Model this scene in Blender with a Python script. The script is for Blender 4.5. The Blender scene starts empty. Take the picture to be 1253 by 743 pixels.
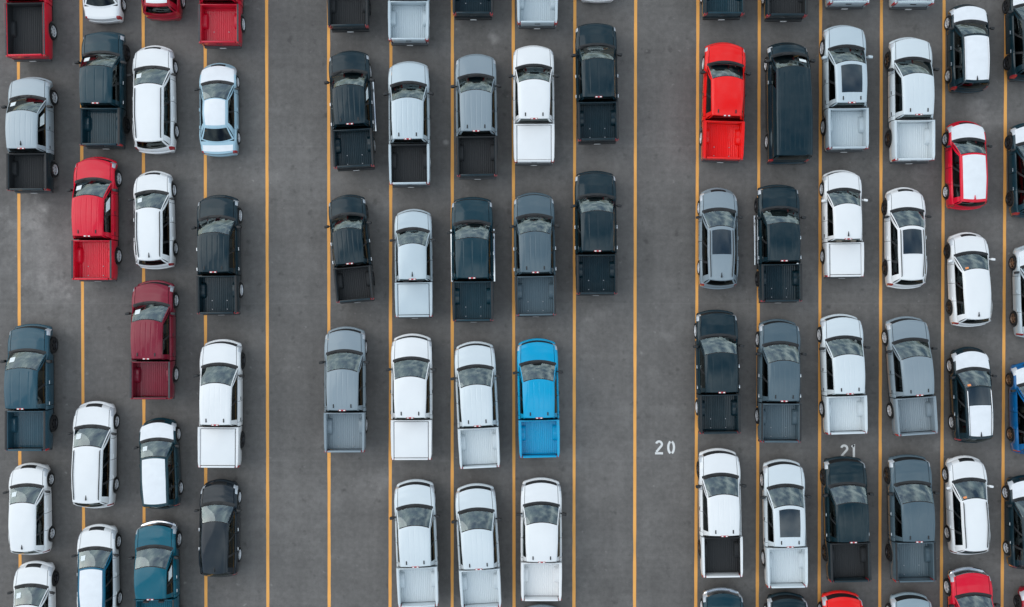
import bpy, bmesh, math, random
import numpy as np
from mathutils import Vector, Matrix

# ---------------------------------------------------------------- camera, sky, sun, exposure
scene = bpy.context.scene
COL = scene.collection
CAM_H = 48.0                     # drone height over the asphalt
PX = 25.0                        # photograph pixels per metre on the ground
cam_d = bpy.data.cameras.new("camera")
cam_d.sensor_fit = 'HORIZONTAL'
cam_d.sensor_width = 36.0
cam_d.lens = 36.0 * CAM_H / (1253.0 / PX)
cam_d.clip_start = 0.5
cam_d.clip_end = 6000.0
cam = bpy.data.objects.new("camera", cam_d)
cam.location = (0, 0, CAM_H)
cam.rotation_euler = (0, 0, 0)
COL.objects.link(cam)
scene.camera = cam

SUN_ELEV, SUN_AZ = math.radians(42), math.radians(-68)   # azimuth measured from +Y towards +X
world = bpy.data.worlds.new("World")
scene.world = world
world.use_nodes = True
wn, wl = world.node_tree.nodes, world.node_tree.links
wn.clear()
w_out = wn.new('ShaderNodeOutputWorld')
w_bg = wn.new('ShaderNodeBackground')
w_bg.inputs['Strength'].default_value = 0.135
sky = wn.new('ShaderNodeTexSky')
sky.sky_type = 'NISHITA'
sky.sun_disc = False
sky.sun_elevation = SUN_ELEV
sky.sun_rotation = SUN_AZ
sky.air_density = 1.0
sky.dust_density = 2.0
# a broken cloud cover laid evenly over the whole sky (planar projection of the view direction)
tc = wn.new('ShaderNodeTexCoord')
sep = wn.new('ShaderNodeSeparateXYZ')
wl.new(tc.outputs['Generated'], sep.inputs[0])
zc = wn.new('ShaderNodeMath'); zc.operation = 'MAXIMUM'; zc.inputs[1].default_value = 0.0
wl.new(sep.outputs['Z'], zc.inputs[0])
za = wn.new('ShaderNodeMath'); za.operation = 'ADD'; za.inputs[1].default_value = 0.30
wl.new(zc.outputs[0], za.inputs[0])
dv = []
for ax in ('X', 'Y'):
    d = wn.new('ShaderNodeMath'); d.operation = 'DIVIDE'
    wl.new(sep.outputs[ax], d.inputs[0]); wl.new(za.outputs[0], d.inputs[1]); dv.append(d)
cmb = wn.new('ShaderNodeCombineXYZ')
wl.new(dv[0].outputs[0], cmb.inputs[0]); wl.new(dv[1].outputs[0], cmb.inputs[1])
cn = wn.new('ShaderNodeTexNoise')
cn.inputs['Scale'].default_value = 2.2
cn.inputs['Detail'].default_value = 3.5
cn.inputs['Roughness'].default_value = 0.48
wl.new(cmb.outputs[0], cn.inputs['Vector'])
cr = wn.new('ShaderNodeValToRGB')
cr.color_ramp.elements[0].position = 0.36
cr.color_ramp.elements[1].position = 0.62
wl.new(cn.outputs['Fac'], cr.inputs[0])
cmix = wn.new('ShaderNodeMix'); cmix.data_type = 'RGBA'
wl.new(cr.outputs['Color'], cmix.inputs['Factor'])
wl.new(sky.outputs[0], cmix.inputs['A'])
cn2 = wn.new('ShaderNodeTexNoise'); cn2.inputs['Scale'].default_value = 3.6; cn2.inputs['Detail'].default_value = 3; cn2.inputs['Roughness'].default_value = 0.45
wl.new(cmb.outputs[0], cn2.inputs['Vector'])
cr2 = wn.new('ShaderNodeValToRGB')
cr2.color_ramp.elements[0].position = 0.36; cr2.color_ramp.elements[0].color = (0.50, 0.58, 0.64, 1)
cr2.color_ramp.elements[1].position = 0.64; cr2.color_ramp.elements[1].color = (1.0, 1.0, 1.0, 1)
wl.new(cn2.outputs['Fac'], cr2.inputs[0])
csc = wn.new('ShaderNodeVectorMath'); csc.operation = 'MULTIPLY'; csc.inputs[1].default_value = (10.3, 11.3, 11.8)
wl.new(cr2.outputs['Color'], csc.inputs[0]); wl.new(csc.outputs[0], cmix.inputs['B'])
wl.new(cmix.outputs['Result'], w_bg.inputs['Color'])
wl.new(w_bg.outputs[0], w_out.inputs[0])

sun_d = bpy.data.lights.new("sun", 'SUN')
sun_d.energy = 0.9
sun_d.angle = math.radians(66)
sun_d.color = (1.0, 0.965, 0.92)
sun = bpy.data.objects.new("sun", sun_d)
COL.objects.link(sun)
sdir = Vector((math.cos(SUN_ELEV) * math.sin(SUN_AZ), math.cos(SUN_ELEV) * math.cos(SUN_AZ), math.sin(SUN_ELEV)))
sun.rotation_euler = sdir.to_track_quat('Z', 'Y').to_euler()

vs = scene.view_settings
vs.view_transform = 'Standard'
vs.look = 'None'
vs.gamma = 1.0
vs.use_curve_mapping = False
vs.exposure = 0.0
scene.cycles.max_bounces = 8
scene.cycles.diffuse_bounces = 2
scene.cycles.transparent_max_bounces = 12
scene.cycles.caustics_reflective = False
scene.cycles.caustics_refractive = False

# ---------------------------------------------------------------- materials
MAT = {}
def new_mat(key):
    m = bpy.data.materials.new(key); m.use_nodes = True
    nt = m.node_tree
    b = nt.nodes['Principled BSDF']
    MAT[key] = m
    return m, nt.nodes, nt.links, b

def simple(key, col, rough=0.5, metal=0.0, coat=0.0, spec=0.5, noise=0.0, nscale=6.0, bump=0.0):
    m, n, l, b = new_mat(key)
    b.inputs['Roughness'].default_value = rough
    b.inputs['Metallic'].default_value = metal
    b.inputs['Coat Weight'].default_value = coat
    b.inputs['Specular IOR Level'].default_value = spec
    b.inputs['Base Color'].default_value = (*col, 1)
    if noise or bump:
        t = n.new('ShaderNodeTexCoord'); x = n.new('ShaderNodeTexNoise')
        x.inputs['Scale'].default_value = nscale; x.inputs['Detail'].default_value = 5
        l.new(t.outputs['Object'], x.inputs['Vector'])
        if noise:
            r = n.new('ShaderNodeValToRGB')
            r.color_ramp.elements[0].position = 0.3; r.color_ramp.elements[1].position = 0.75
            r.color_ramp.elements[0].color = (*[c * (1 - noise) for c in col], 1)
            r.color_ramp.elements[1].color = (*[min(1, c * (1 + noise)) for c in col], 1)
            l.new(x.outputs['Fac'], r.inputs[0]); l.new(r.outputs[0], b.inputs['Base Color'])
        if bump:
            bp = n.new('ShaderNodeBump'); bp.inputs['Strength'].default_value = bump; bp.inputs['Distance'].default_value = 0.01
            l.new(x.outputs['Fac'], bp.inputs['Height']); l.new(bp.outputs[0], b.inputs['Normal'])
    return m

def paint_mat():
    m, n, l, b = new_mat('paint')
    oi = n.new('ShaderNodeObjectInfo')
    t = n.new('ShaderNodeTexCoord')
    x = n.new('ShaderNodeTexNoise'); x.inputs['Scale'].default_value = 2.3; x.inputs['Detail'].default_value = 6
    ad = n.new('ShaderNodeVectorMath'); ad.operation = 'ADD'
    l.new(t.outputs['Object'], ad.inputs[0])
    cx = n.new('ShaderNodeCombineXYZ')
    ml = n.new('ShaderNodeMath'); ml.operation = 'MULTIPLY'; ml.inputs[1].default_value = 57.0
    l.new(oi.outputs['Random'], ml.inputs[0]); l.new(ml.outputs[0], cx.inputs[0])
    l.new(cx.outputs[0], ad.inputs[1]); l.new(ad.outputs[0], x.inputs['Vector'])
    # a thin film of yard dust, patchy
    dr = n.new('ShaderNodeValToRGB')
    dr.color_ramp.elements[0].position = 0.40; dr.color_ramp.elements[0].color = (0, 0, 0, 1)
    dr.color_ramp.elements[1].position = 0.80; dr.color_ramp.elements[1].color = (0.035, 0.035, 0.035, 1)
    l.new(x.outputs['Fac'], dr.inputs[0])
    mx = n.new('ShaderNodeMix'); mx.data_type = 'RGBA'
    l.new(dr.outputs[0], mx.inputs['Factor']); l.new(oi.outputs['Color'], mx.inputs['A'])
    mx.inputs['B'].default_value = (0.30, 0.29, 0.27, 1)
    l.new(mx.outputs['Result'], b.inputs['Base Color'])
    l.new(oi.outputs['Alpha'], b.inputs['Metallic'])
    b.inputs['Roughness'].default_value = 0.42
    b.inputs['Specular IOR Level'].default_value = 0.06
    b.inputs['Coat Weight'].default_value = 1.0
    b.inputs['Coat IOR'].default_value = 1.39
    ra = n.new('ShaderNodeMath'); ra.operation = 'MULTIPLY_ADD'; ra.inputs[1].default_value = 1.6; ra.inputs[2].default_value = 0.06
    l.new(dr.outputs[0], ra.inputs[0]); l.new(ra.outputs[0], b.inputs['Coat Roughness'])
    return m
paint_mat()

def glass_mat(key, tint, ior=1.75, rough=0.02):
    m, n, l, b = new_mat(key)
    n.remove(b)
    o = n['Material Output']
    tr = n.new('ShaderNodeBsdfTransparent'); tr.inputs[0].default_value = (*tint, 1)
    gl = n.new('ShaderNodeBsdfGlossy'); gl.inputs['Color'].default_value = (0.88, 1.0, 0.98, 1); gl.inputs['Roughness'].default_value = rough
    fr = n.new('ShaderNodeFresnel'); fr.inputs['IOR'].default_value = ior
    mx = n.new('ShaderNodeMixShader')
    l.new(fr.outputs[0], mx.inputs[0]); l.new(tr.outputs[0], mx.inputs[1]); l.new(gl.outputs[0], mx.inputs[2])
    l.new(mx.outputs[0], o.inputs['Surface'])
glass_mat('glass', (0.72, 0.86, 0.83), 2.6)
glass_mat('side_glass', (0.40, 0.45, 0.45), 1.6)
glass_mat('dark_glass', (0.12, 0.14, 0.15), 1.6)

simple('roof_glass', (0.010, 0.022, 0.032), 0.06, coat=1.0)
simple('black_plastic', (0.016, 0.017, 0.018), 0.55, noise=0.25, nscale=9)
simple('grey_plastic', (0.055, 0.057, 0.06), 0.6, noise=0.2, nscale=9)
simple('rubber', (0.014, 0.014, 0.014), 0.85, noise=0.3, nscale=14, bump=0.2)
simple('chassis', (0.012, 0.012, 0.012), 0.9)
simple('chrome', (0.72, 0.74, 0.76), 0.16, metal=1.0)
simple('alloy', (0.80, 0.81, 0.83), 0.36, metal=0.2)
simple('dark_alloy', (0.05, 0.05, 0.055), 0.35, metal=0.6)
simple('bronze_alloy', (0.30, 0.20, 0.14), 0.4, metal=0.6)
simple('headlight_lens', (0.62, 0.66, 0.70), 0.10, coat=1.0)
simple('tail_lens', (0.42, 0.012, 0.02), 0.15, coat=1.0)
simple('lamp_white', (0.80, 0.80, 0.78), 0.25)
simple('film', (0.80, 0.82, 0.84), 0.38, noise=0.04, nscale=3, bump=0.05)
simple('bed_liner', (0.018, 0.020, 0.022), 0.7, noise=0.35, nscale=30, bump=0.35)
simple('interior', (0.030, 0.031, 0.033), 0.75, noise=0.3, nscale=12)
simple('seat_dark', (0.035, 0.036, 0.04), 0.8, noise=0.3, nscale=15)
simple('seat_tan', (0.30, 0.26, 0.21), 0.8, noise=0.2, nscale=15)
simple('seat_grey', (0.24, 0.24, 0.24), 0.8, noise=0.2, nscale=15)
simple('paper', (0.80, 0.86, 0.86), 0.7, noise=0.05, nscale=20)
simple('orange_tag', (0.85, 0.30, 0.10), 0.7)
simple('steel_bolt', (0.34, 0.35, 0.37), 0.35, metal=0.8)

# ---------------------------------------------------------------- mesh helpers
def make_mesh(name, verts, faces, angle=32):
    me = bpy.data.meshes.new(name)
    me.from_pydata([tuple(map(float, v)) for v in verts], [], faces)
    bm = bmesh.new(); bm.from_mesh(me)
    bmesh.ops.remove_doubles(bm, verts=bm.verts, dist=1e-5)
    bmesh.ops.recalc_face_normals(bm, faces=bm.faces)
    bm.to_mesh(me); bm.free()
    for p in me.polygons: p.use_smooth = True
    me.set_sharp_from_angle(angle=math.radians(angle))
    me.materials.append(None)
    return me

def cells_mesh(name, P, cells, caps=(), angle=32):
    """P: (n, m, 3) point grid; cells: set of (i, j) quads; caps: extra polygons as lists of (i, j)."""
    n, m = P.shape[:2]
    idx, verts, faces = {}, [], []
    def vid(i, j):
        k = i * m + j
        if k not in idx:
            idx[k] = len(verts); verts.append(P[i, j])
        return idx[k]
    for (i, j) in sorted(cells):
        faces.append((vid(i, j), vid(i + 1, j), vid(i + 1, j + 1), vid(i, j + 1)))
    for c in caps:
        faces.append(tuple(vid(i, j) for i, j in c))
    return make_mesh(name, verts, faces, angle)

class Soup:
    """collects boxes / lathes / tubes for ONE part"""
    def __init__(s): s.v, s.f = [], []
    def add(s, v, f):
        b = len(s.v); s.v += [tuple(p) for p in v]; s.f += [tuple(b + i for i in q) for q in f]
    def box(s, c, d, bev=0.0, taper=1.0, rx=0.0, rz=0.0):
        bm = bmesh.new(); bmesh.ops.create_cube(bm, size=1.0)
        for v in bm.verts:
            t = taper if v.co.z > 0 else 1.0
            v.co = Vector((v.co.x * d[0] * t, v.co.y * d[1] * t, v.co.z * d[2]))
        if bev: bmesh.ops.bevel(bm, geom=bm.edges[:], offset=bev, segments=2, profile=0.6, affect='EDGES', clamp_overlap=True)
        M = Matrix.Translation(c) @ Matrix.Rotation(rz, 4, 'Z') @ Matrix.Rotation(rx, 4, 'X')
        bm.verts.index_update()
        s.add([M @ v.co for v in bm.verts], [[v.index for v in f.verts] for f in bm.faces]); bm.free()
        return s
    def tube(s, pts, r, n=6):
        pts = [Vector(p) for p in pts]; V, F = [], []
        for i, p in enumerate(pts):
            t = (pts[min(i + 1, len(pts) - 1)] - pts[max(i - 1, 0)]).normalized()
            a = t.orthogonal().normalized(); b = t.cross(a)
            if i and V:
                pass
            for k in range(n):
                w = 2 * math.pi * k / n
                V.append(p + (a * math.cos(w) + b * math.sin(w)) * r)
        for i in range(len(pts) - 1):
            for k in range(n):
                F.append((i * n + k, i * n + (k + 1) % n, (i + 1) * n + (k + 1) % n, (i + 1) * n + k))
        F.append(tuple(range(n))); F.append(tuple((len(pts) - 1) * n + k for k in range(n)))
        s.add(V, F); return s
    def lathe_x(s, prof, n=24, c=(0, 0, 0)):
        """prof: (x, r) pairs spun about the X axis"""
        V, F = [], []
        for (x, r) in prof:
            for k in range(n):
                w = 2 * math.pi * k / n
                V.append((c[0] + x, c[1] + r * math.cos(w), c[2] + r * math.sin(w)))
        for i in range(len(prof) - 1):
            for k in range(n):
                F.append((i * n + k, i * n + (k + 1) % n, (i + 1) * n + (k + 1) % n, (i + 1) * n + k))
        s.add(V, F); return s
    def mesh(s, name, angle=32): return make_mesh(name, s.v, s.f, angle)

def lerp(a, b, t): return a + (b - a) * t
def interp(pts, y):
    xs = [p[0] for p in pts]; vs_ = [p[1] for p in pts]
    if xs[0] > xs[-1]: xs, vs_ = xs[::-1], vs_[::-1]
    return float(np.interp(y, xs, vs_))
def sinterp(pts, y):
    """smooth (cosine) interpolation"""
    p = sorted(pts)
    if y <= p[0][0]: return p[0][1]
    if y >= p[-1][0]: return p[-1][1]
    for a, b in zip(p, p[1:]):
        if a[0] <= y <= b[0]:
            t = (y - a[0]) / (b[0] - a[0]); t = 0.35 * t + 0.65 * t * t * (3 - 2 * t)
            return a[1] + (b[1] - a[1]) * t

# half profile of a body section: (fraction of half width, fraction of height)
PROFILE = [(0.91, 0.0), (0.955, 0.16), (0.98, 0.38), (0.997, 0.58), (1.0, 0.68), (0.985, 0.79), (0.955, 0.875),
           (0.90, 0.94), (0.83, 0.972), (0.808, 0.976), (0.62, 0.990), (0.42, 0.997), (0.20, 1.0), (0.0, 1.0)]
JD = 7          # column whose edge carries the greenhouse
JG = 8          # gap column between fender and hood
NJ = len(PROFILE)

class Template:
    def __init__(s, kind): s.kind = kind; s.parts = []; s.vis = []
    def add(s, name, mesh, mat, parent=None, **kw):
        s.parts.append(dict(name=name, mesh=mesh, mat=mat, parent=parent, **kw)); return len(s.parts) - 1
TEMPLATES = {}
# ---------------------------------------------------------------- shared small pieces
def wheel_meshes(key, r, w, side, spokes):
    t = Soup().lathe_x([(-w / 2, r * 0.66), (-w / 2, r * 0.90), (-w / 2 + 0.03, r * 0.985), (-w * 0.2, r), (w * 0.2, r),
                        (w / 2 - 0.03, r * 0.985), (w / 2, r * 0.90), (w / 2 + 0.004, r * 0.74), (w / 2 - 0.012, r * 0.66)], 24)
    R = Soup()
    x = w / 2 - 0.015
    R.lathe_x([(x - 0.09, r * 0.60), (x - 0.01, r * 0.64), (x + 0.006, r * 0.68), (x + 0.006, r * 0.63), (x - 0.02, r * 0.60)], 24)
    R.lathe_x([(x - 0.01, 0.001), (x - 0.008, r * 0.16), (x - 0.03, r * 0.19)], 12)
    for k in range(spokes):
        a = 2 * math.pi * k / spokes
        c, s_ = math.cos(a), math.sin(a)
        w0, w1 = r * 0.11, r * 0.075
        q = []
        for (rr, ww, xx) in ((r * 0.12, w0, x - 0.012), (r * 0.62, w1, x - 0.002)):
            for sg in (-1, 1):
                q.append((xx, rr * c - sg * ww * s_, rr * s_ + sg * ww * c))
                q.append((xx - 0.03, rr * c - sg * ww * s_, rr * s_ + sg * ww * c))
        R.add(q, [(0, 2, 6, 4), (0, 4, 5, 1), (2, 3, 7, 6)])
    t.lathe_x([(x - 0.06, 0.001), (x - 0.06, r * 0.66)], 24)               # closed back of the wheel
    if side < 0:
        for q in (t, R): q.v = [(-a, b, c) for a, b, c in q.v]
    return t.mesh(key + '_tyre', 40), R.mesh(key + '_rim', 30)

def mirror_mesh(key, x, y, z, side, big):
    s = Soup()
    if big: s.box((side * (x + 0.13), y, z + 0.05), (0.22, 0.13, 0.25), 0.045, rz=side * -0.15)
    else: s.box((side * (x + 0.12), y, z + 0.04), (0.20, 0.12, 0.15), 0.045, rz=side * -0.2)
    s.tube([(side * (x - 0.05), y + 0.03, z - 0.03), (side * (x + 0.06), y + 0.01, z)], 0.028, 6)
    return s.mesh(key + '_mirror', 50)

def seat_mesh(key, x, y, z, w=0.50, bench=False):
    s = Soup()
    s.box((x, y + 0.10, z + 0.10), (w, 0.50, 0.16), 0.05)
    s.box((x, y - 0.17, z + 0.40), (w * 0.95, 0.14, 0.62), 0.05, rx=0.25)
    for hx in ((-w * 0.28, w * 0.28) if bench else (0,)):
        s.box((x + hx, y - 0.27, z + 0.79), (0.27, 0.10, 0.19), 0.04, rx=0.25)
    return s.mesh(key + '_seat', 50)

def steering_mesh(key, x, y, z):
    pts = [(x + 0.18 * math.cos(a), y + 0.09 * math.sin(a), z + 0.16 * math.sin(a)) for a in [2 * math.pi * k / 14 for k in range(15)]]
    return Soup().tube(pts, 0.016, 5).tube([(x - 0.17, y, z), (x + 0.17, y, z)], 0.02, 5).mesh(key + '_steer', 60)

# ---------------------------------------------------------------- body of any vehicle
def build_vehicle(key, S):
    T = Template(S['kind']); TEMPLATES[key] = T
    W, r = S['W'], S['r']
    wheels = S['wheels']                 # two y positions
    zsill = S['sill']
    def zbot(y):
        z = zsill + S.get('rake', 0.0) * y
        R = r + S.get('arch', 0.065)
        for yw in wheels:
            d = abs(y - yw)
            if d < R: z = max(z, r + math.sqrt(R * R - d * d))
        return z
    bow = lambda y: sinterp(S['bow'], y)
    rows = []                            # (y, wf, ztop, tag of the strip that follows)
    rows += [tuple(q) for q in S['nose']]
    y0, y1 = S['nose'][-1][0], (S['tail'][0][0] if S['tail'] else S['end'])
    marks = {S['cowl'] + 0.11: 1, S['cowl']: 1}
    for a in S['doors']:
        marks[a - 0.008] = 1; marks[a + 0.008] = 1
    ys = [y for y in np.arange(y0 - 0.06, y1 + 0.03, -0.065)]
    ys = [y for y in ys if min(abs(y - m) for m in marks) > 0.02] + list(marks)
    ys = sorted([y for y in ys if y1 + 0.01 < y < y0 - 0.01], reverse=True)
    for y in ys:
        rows.append((y, sinterp(S['wf'], y), sinterp(S['top'], y), None))
    if S['tail']: rows += [tuple(q) for q in S['tail']]
    else: rows.append((y1, sinterp(S['wf'], y1), sinterp(S['top'], y1), None))
    N = len(rows); M = 2 * NJ - 1
    P = np.zeros((N, M, 3))
    dome = S.get('dome', 0.0)
    for i, (y, wf, zt, tag) in enumerate(rows):
        b = bow(y)
        for j in range(M):
            jj = j if j < NJ else M - 1 - j
            sg = -1 if j < NJ else 1
            xf, hf = PROFILE[jj]
            x = sg * xf * wf * W
            yy = y - b * (x / W) ** 2
            zb = zbot(y - b * (wf) ** 2)
            zb = min(zb, zt - 0.05)
            z = zb + hf * (zt - zb)
            if dome and S['cowl'] - 0.02 <= y <= S['nose'][-1][0]:
                f = min(1, (S['nose'][-1][0] - y) / 0.35)
                z += dome * f * max(0.0, min(1.0, (0.66 - xf) / 0.10))
            P[i, j] = (x, yy, z)
    S['P'] = P
    sets = {}
    def put(n, c): sets.setdefault(n, set()).add(c)
    gapset = lambda y: any(abs(y - a) < 0.0085 for a in S['doors'])
    da = S['doors']                       # boundaries front to back
    cab0, cab1 = S['cowl'], S['cabend']
    for i in range(N - 1):
        ym = 0.5 * (rows[i][0] + rows[i + 1][0]); tag = rows[i][3]
        for j in range(M - 1):
            jj = j if j < NJ - 1 else M - 2 - j
            sgn = 'L' if j < NJ - 1 else 'R'
            if tag in ('bumper', 'rear_bumper'): put(tag, (i, j)); continue
            if tag == 'grille':
                if jj >= S.get('grille_lo', 9): put('grille', (i, j))
                elif jj >= 9: put('bumper', (i, j))
                elif jj >= S.get('lamp_lo', 3): put('headlight' + sgn, (i, j))
                else: put('bumper', (i, j))
                continue
            if tag == 'tailpanel':
                if jj <= 7 and jj >= 2: put('taillight' + sgn, (i, j))
                elif jj < 2: put('rear_bumper', (i, j))
                else: put('tailgate', (i, j))
                continue
            if tag == 'hoodlip':
                if 4 <= jj <= 6 and S.get('lamp_wrap', True): put('headlight' + sgn, (i, j))
                elif jj >= 9: put('hood', (i, j))
                elif jj == JG: continue
                else: put('body', (i, j))
                continue
            if ym > cab0 + 0.11:
                if jj >= 9: put('hood', (i, j))
                elif jj == JG: continue
                else: put('body', (i, j))
                continue
            if ym > cab0:
                put('cowl' if jj >= 7 else 'body', (i, j)); continue
            if ym > cab1 and jj >= JD: continue
            if ym <= cab1 and jj >= 8 and S.get('deck'):
                put('trunk_lid', (i, j)); continue
            if 1 <= jj <= 6 and da and da[-1] - 0.01 < ym < da[0] + 0.01:
                if gapset(ym): continue
                for k in range(len(da) - 1):
                    if da[k + 1] < ym < da[k]: put('door%d%s' % (k, sgn), (i, j)); break
                continue
            put('body', (i, j))
    front_cap = [(0, j) for j in range(M)]
    back_cap = [(N - 1, j) for j in range(M)]
    body = T.add('body', cells_mesh(key + '_body', P, sets['body'], [] if S['tail'] else [back_cap]), 'paint')
    T.add('hood', cells_mesh(key + '_hood', P, sets['hood']), 'paint', tagp='hood')
    T.add('cowl', cells_mesh(key + '_cowl', P, sets['cowl']), 'black_plastic')
    T.add('front_bumper', cells_mesh(key + '_fbumper', P, sets['bumper'], [front_cap]), S.get('bumper_mat', 'paint'), tagp='front_bumper')
    T.add('grille', cells_mesh(key + '_grille', P, sets['grille']), 'black_plastic', tagp='grille')
    for sg in 'LR':
        T.add('headlight', cells_mesh(key + '_hl' + sg, P, sets['headlight' + sg]), 'headlight_lens')
        if 'taillight' + sg in sets: T.add('taillight', cells_mesh(key + '_tl' + sg, P, sets['taillight' + sg]), 'tail_lens')
    if 'tailgate' in sets: T.add('tailgate', cells_mesh(key + '_tg', P, sets['tailgate']), 'paint')
    if 'trunk_lid' in sets: T.add('trunk_lid', cells_mesh(key + '_trunk', P, sets['trunk_lid']), 'paint', tagp='trunk')
    if 'rear_bumper' in sets:
        T.add('rear_bumper', cells_mesh(key + '_rb', P, sets['rear_bumper'], [back_cap]), S.get('rear_bumper_mat', 'paint'), tagp='rear_bumper')
    for k in range(len(da) - 1):
        for sg in 'LR':
            n = 'door%d%s' % (k, sg)
            if n not in sets: continue
            d = T.add('door', cells_mesh(key + n, P, sets[n]), 'paint')
            s_ = -1 if sg == 'L' else 1
            yh = da[k + 1] + 0.14
            i = min(range(N), key=lambda q: abs(rows[q][0] - yh))
            x, y, z = P[i, 5 if sg == 'L' else M - 6]
            T.add('handle', Soup().box((x + s_ * 0.02, y, z - 0.03), (0.035, 0.16, 0.032), 0.01).mesh(key + 'handle'),
                  S.get('handle_mat', 'paint'), parent=d, tagp='handle')
    # hood film (transport film laid on the hood)
    hc = {(i, j) for i in range(N - 1) for j in range(M - 1) if (j if j < NJ - 1 else M - 2 - j) >= 7 and (rows[i][3] == 'hoodlip' or (rows[i][3] is None and S['cowl'] + 0.11 < 0.5 * (rows[i][0] + rows[i + 1][0])))}
    Pf = P.copy(); Pf[:, :, 2] += 0.006
    hood_film = cells_mesh(key + '_hoodfilm', Pf, hc)
    T.add('protective_film', hood_film, 'film', parent=1, opt='film')
    if 'trunk_lid' in sets:
        ti = [k for k, q in enumerate(T.parts) if q['name'] == 'trunk_lid'][0]
        T.add('protective_film', cells_mesh(key + '_trunkfilm', Pf, {c for c in sets['trunk_lid'] if 3 < c[0] and P[c[0], c[1], 1] < S['G']['rear_base'] - 0.05}), 'film', parent=ti, opt='trunkfilm')
    # hood shut line creases: two washer bumps, wipers
    cy = S['cowl']
    zc_ = sinterp(S['top'], cy)
    for sx in (-0.34, 0.22):
        T.add('wiper', Soup().tube([(sx * W, cy + 0.05, zc_ + 0.02), (sx * W - 0.10, cy - 0.01, zc_ + 0.045), (sx * W - 0.46 * W, cy - 0.04 - 0.03 * W, zc_ + 0.045)], 0.013, 4).mesh(key + 'wiper'), 'black_plastic')

    # ------------------------------------------------ greenhouse
    G = S['G']
    bj = PROFILE[JD][0]
    def belt(y, sg):
        """edge of the body on which the side glass stands"""
        ws = sinterp(S['wf'], y)
        for q in (0, 1, 2):                        # invert the bow
            ys_ = y + bow(y) * (bj * ws) ** 2
        zb = zbot_flat(ys_)
        zt = sinterp(S['top'], ys_)
        return Vector((sg * bj * ws * W, y, zb + PROFILE[JD][1] * (zt - zb)))
    def zbot_flat(y): return zbot(y - bow(y))
    bc = bow(S['cowl'])
    wfc = sinterp(S['wf'], S['cowl'])
    yA = S['cowl'] - bc * (bj * wfc) ** 2          # A pillar foot
    yR = G['rear_base_side']
    rf, rr, zf, zm, zr = G['roof_front'], G['roof_rear'], G['zf'], G['zm'], G['zr']
    hf, hm, hr = G['hw']
    fb, rb = G['front_bow'], G['rear_bow']
    ribs, rib_h = G.get('ribs', 0), G.get('rib_h', 0.005)
    def roof(s, t, up=0.0, rib=True):
        y = lerp(rf - fb * s * s, rr + rb * s * s, t)
        w = lerp(lerp(hf, hm, min(1, t * 2)), hr, max(0, t * 2 - 1)) if True else 0
        z = (1 - t) ** 2 * zf + 2 * t * (1 - t) * (2 * zm - 0.5 * (zf + zr)) + t * t * zr
        z += -G.get('crown', 0.035) * s * s - 0.035 * abs(s) ** 9
        if rib and ribs and abs(s) < 0.84 and 0.06 < t < 0.94:
            ph = (s / 0.84) * ribs * math.pi
            z -= rib_h * (1.0 if math.cos(ph) > 0.90 else 0.0)
        return Vector((s * w, y, z + up))
    def shield(u, v):
        x = u * bj * wfc * W
        zt = sinterp(S['top'], S['cowl']); zb = zbot_flat(S['cowl'])
        hh = float(np.interp(abs(u) * bj, [p[0] for p in PROFILE[::-1]], [p[1] for p in PROFILE[::-1]]))
        a = Vector((x, S['cowl'] - bc * (u * bj * wfc) ** 2, zb + hh * (zt - zb)))
        b = roof(u, 0.0, rib=False)
        p = a.lerp(b, v)
        p.z += G.get('glass_bulge', 0.02) * math.sin(math.pi * v) * (1 - 0.4 * u * u); p.y += 0.02 * math.sin(math.pi * v)
        return p
    def backlight(u, v):
        q = belt(yR, 1)
        yb = G['rear_base']
        a = Vector((u * q.x, lerp(yb, yR, u * u), q.z + G.get('rear_z', 0.0) * (1 - u * u)))
        p = a.lerp(roof(u, 1.0, rib=False), v)
        p.y -= G.get('rear_bulge', 0.03) * math.sin(math.pi * v)
        return p
    def side(sg):
        def f(u, v):
            a = belt(lerp(yA, yR, u), sg)
            b = roof(sg, u, rib=False)
            a.z -= 0.025; a.x -= sg * 0.008
            p = a.lerp(b, v); p.x += sg * G.get('side_bulge', 0.03) * math.sin(math.pi * v)
            return p
        return f
    def patch(f, us, vs_):
        return np.array([[f(u, v) for v in vs_] for u in us])
    def fill(lo, hi, n): return [lerp(lo, hi, k / n) for k in range(n + 1)]
    # windshield
    e = G.get('apillar', 0.055)
    us = [-1, -1 + e] + fill(-1 + e, 1 - e, 14)[1:-1] + [1 - e, 1]
    vv = [0, 0.09] + fill(0.09, 0.955, 6)[1:] + [1]
    Pw = patch(shield, us, vv)
    frame, glass, band = set(), set(), set()
    for i in range(len(us) - 1):
        for j in range(len(vv) - 1):
            (frame if i == 0 or i == len(us) - 2 else band if j == 0 or j == len(vv) - 2 else glass).add((i, j))
    ws = T.add('windshield', cells_mesh(key + '_windshield', Pw, glass), 'glass')
    T.add('windshield_band', cells_mesh(key + '_wband', Pw, band), 'black_plastic', parent=ws)
    pv, pf = [], []
    def collect(Pg, cells):
        n, m = Pg.shape[:2]
        for (i, j) in sorted(cells):
            b = len(pv)
            pv.extend([Pg[i, j], Pg[i + 1, j], Pg[i + 1, j + 1], Pg[i, j + 1]]); pf.append((b, b + 1, b + 2, b + 3))
    collect(Pw, frame)
    # papers on the windshield
    def sheet(f, u0, u1, v0, v1, off):
        V = [f(u, v) + off for u, v in ((u0, v0), (u1, v0), (u1, v1), (u0, v1))]
        n_ = (V[1] - V[0]).cross(V[3] - V[0]).normalized() * 0.003
        return make_mesh(key + '_sheet', V + [p + n_ for p in V], [(0, 1, 2, 3), (4, 5, 6, 7), (0, 1, 5, 4), (1, 2, 6, 5), (2, 3, 7, 6), (3, 0, 4, 7)])
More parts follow.
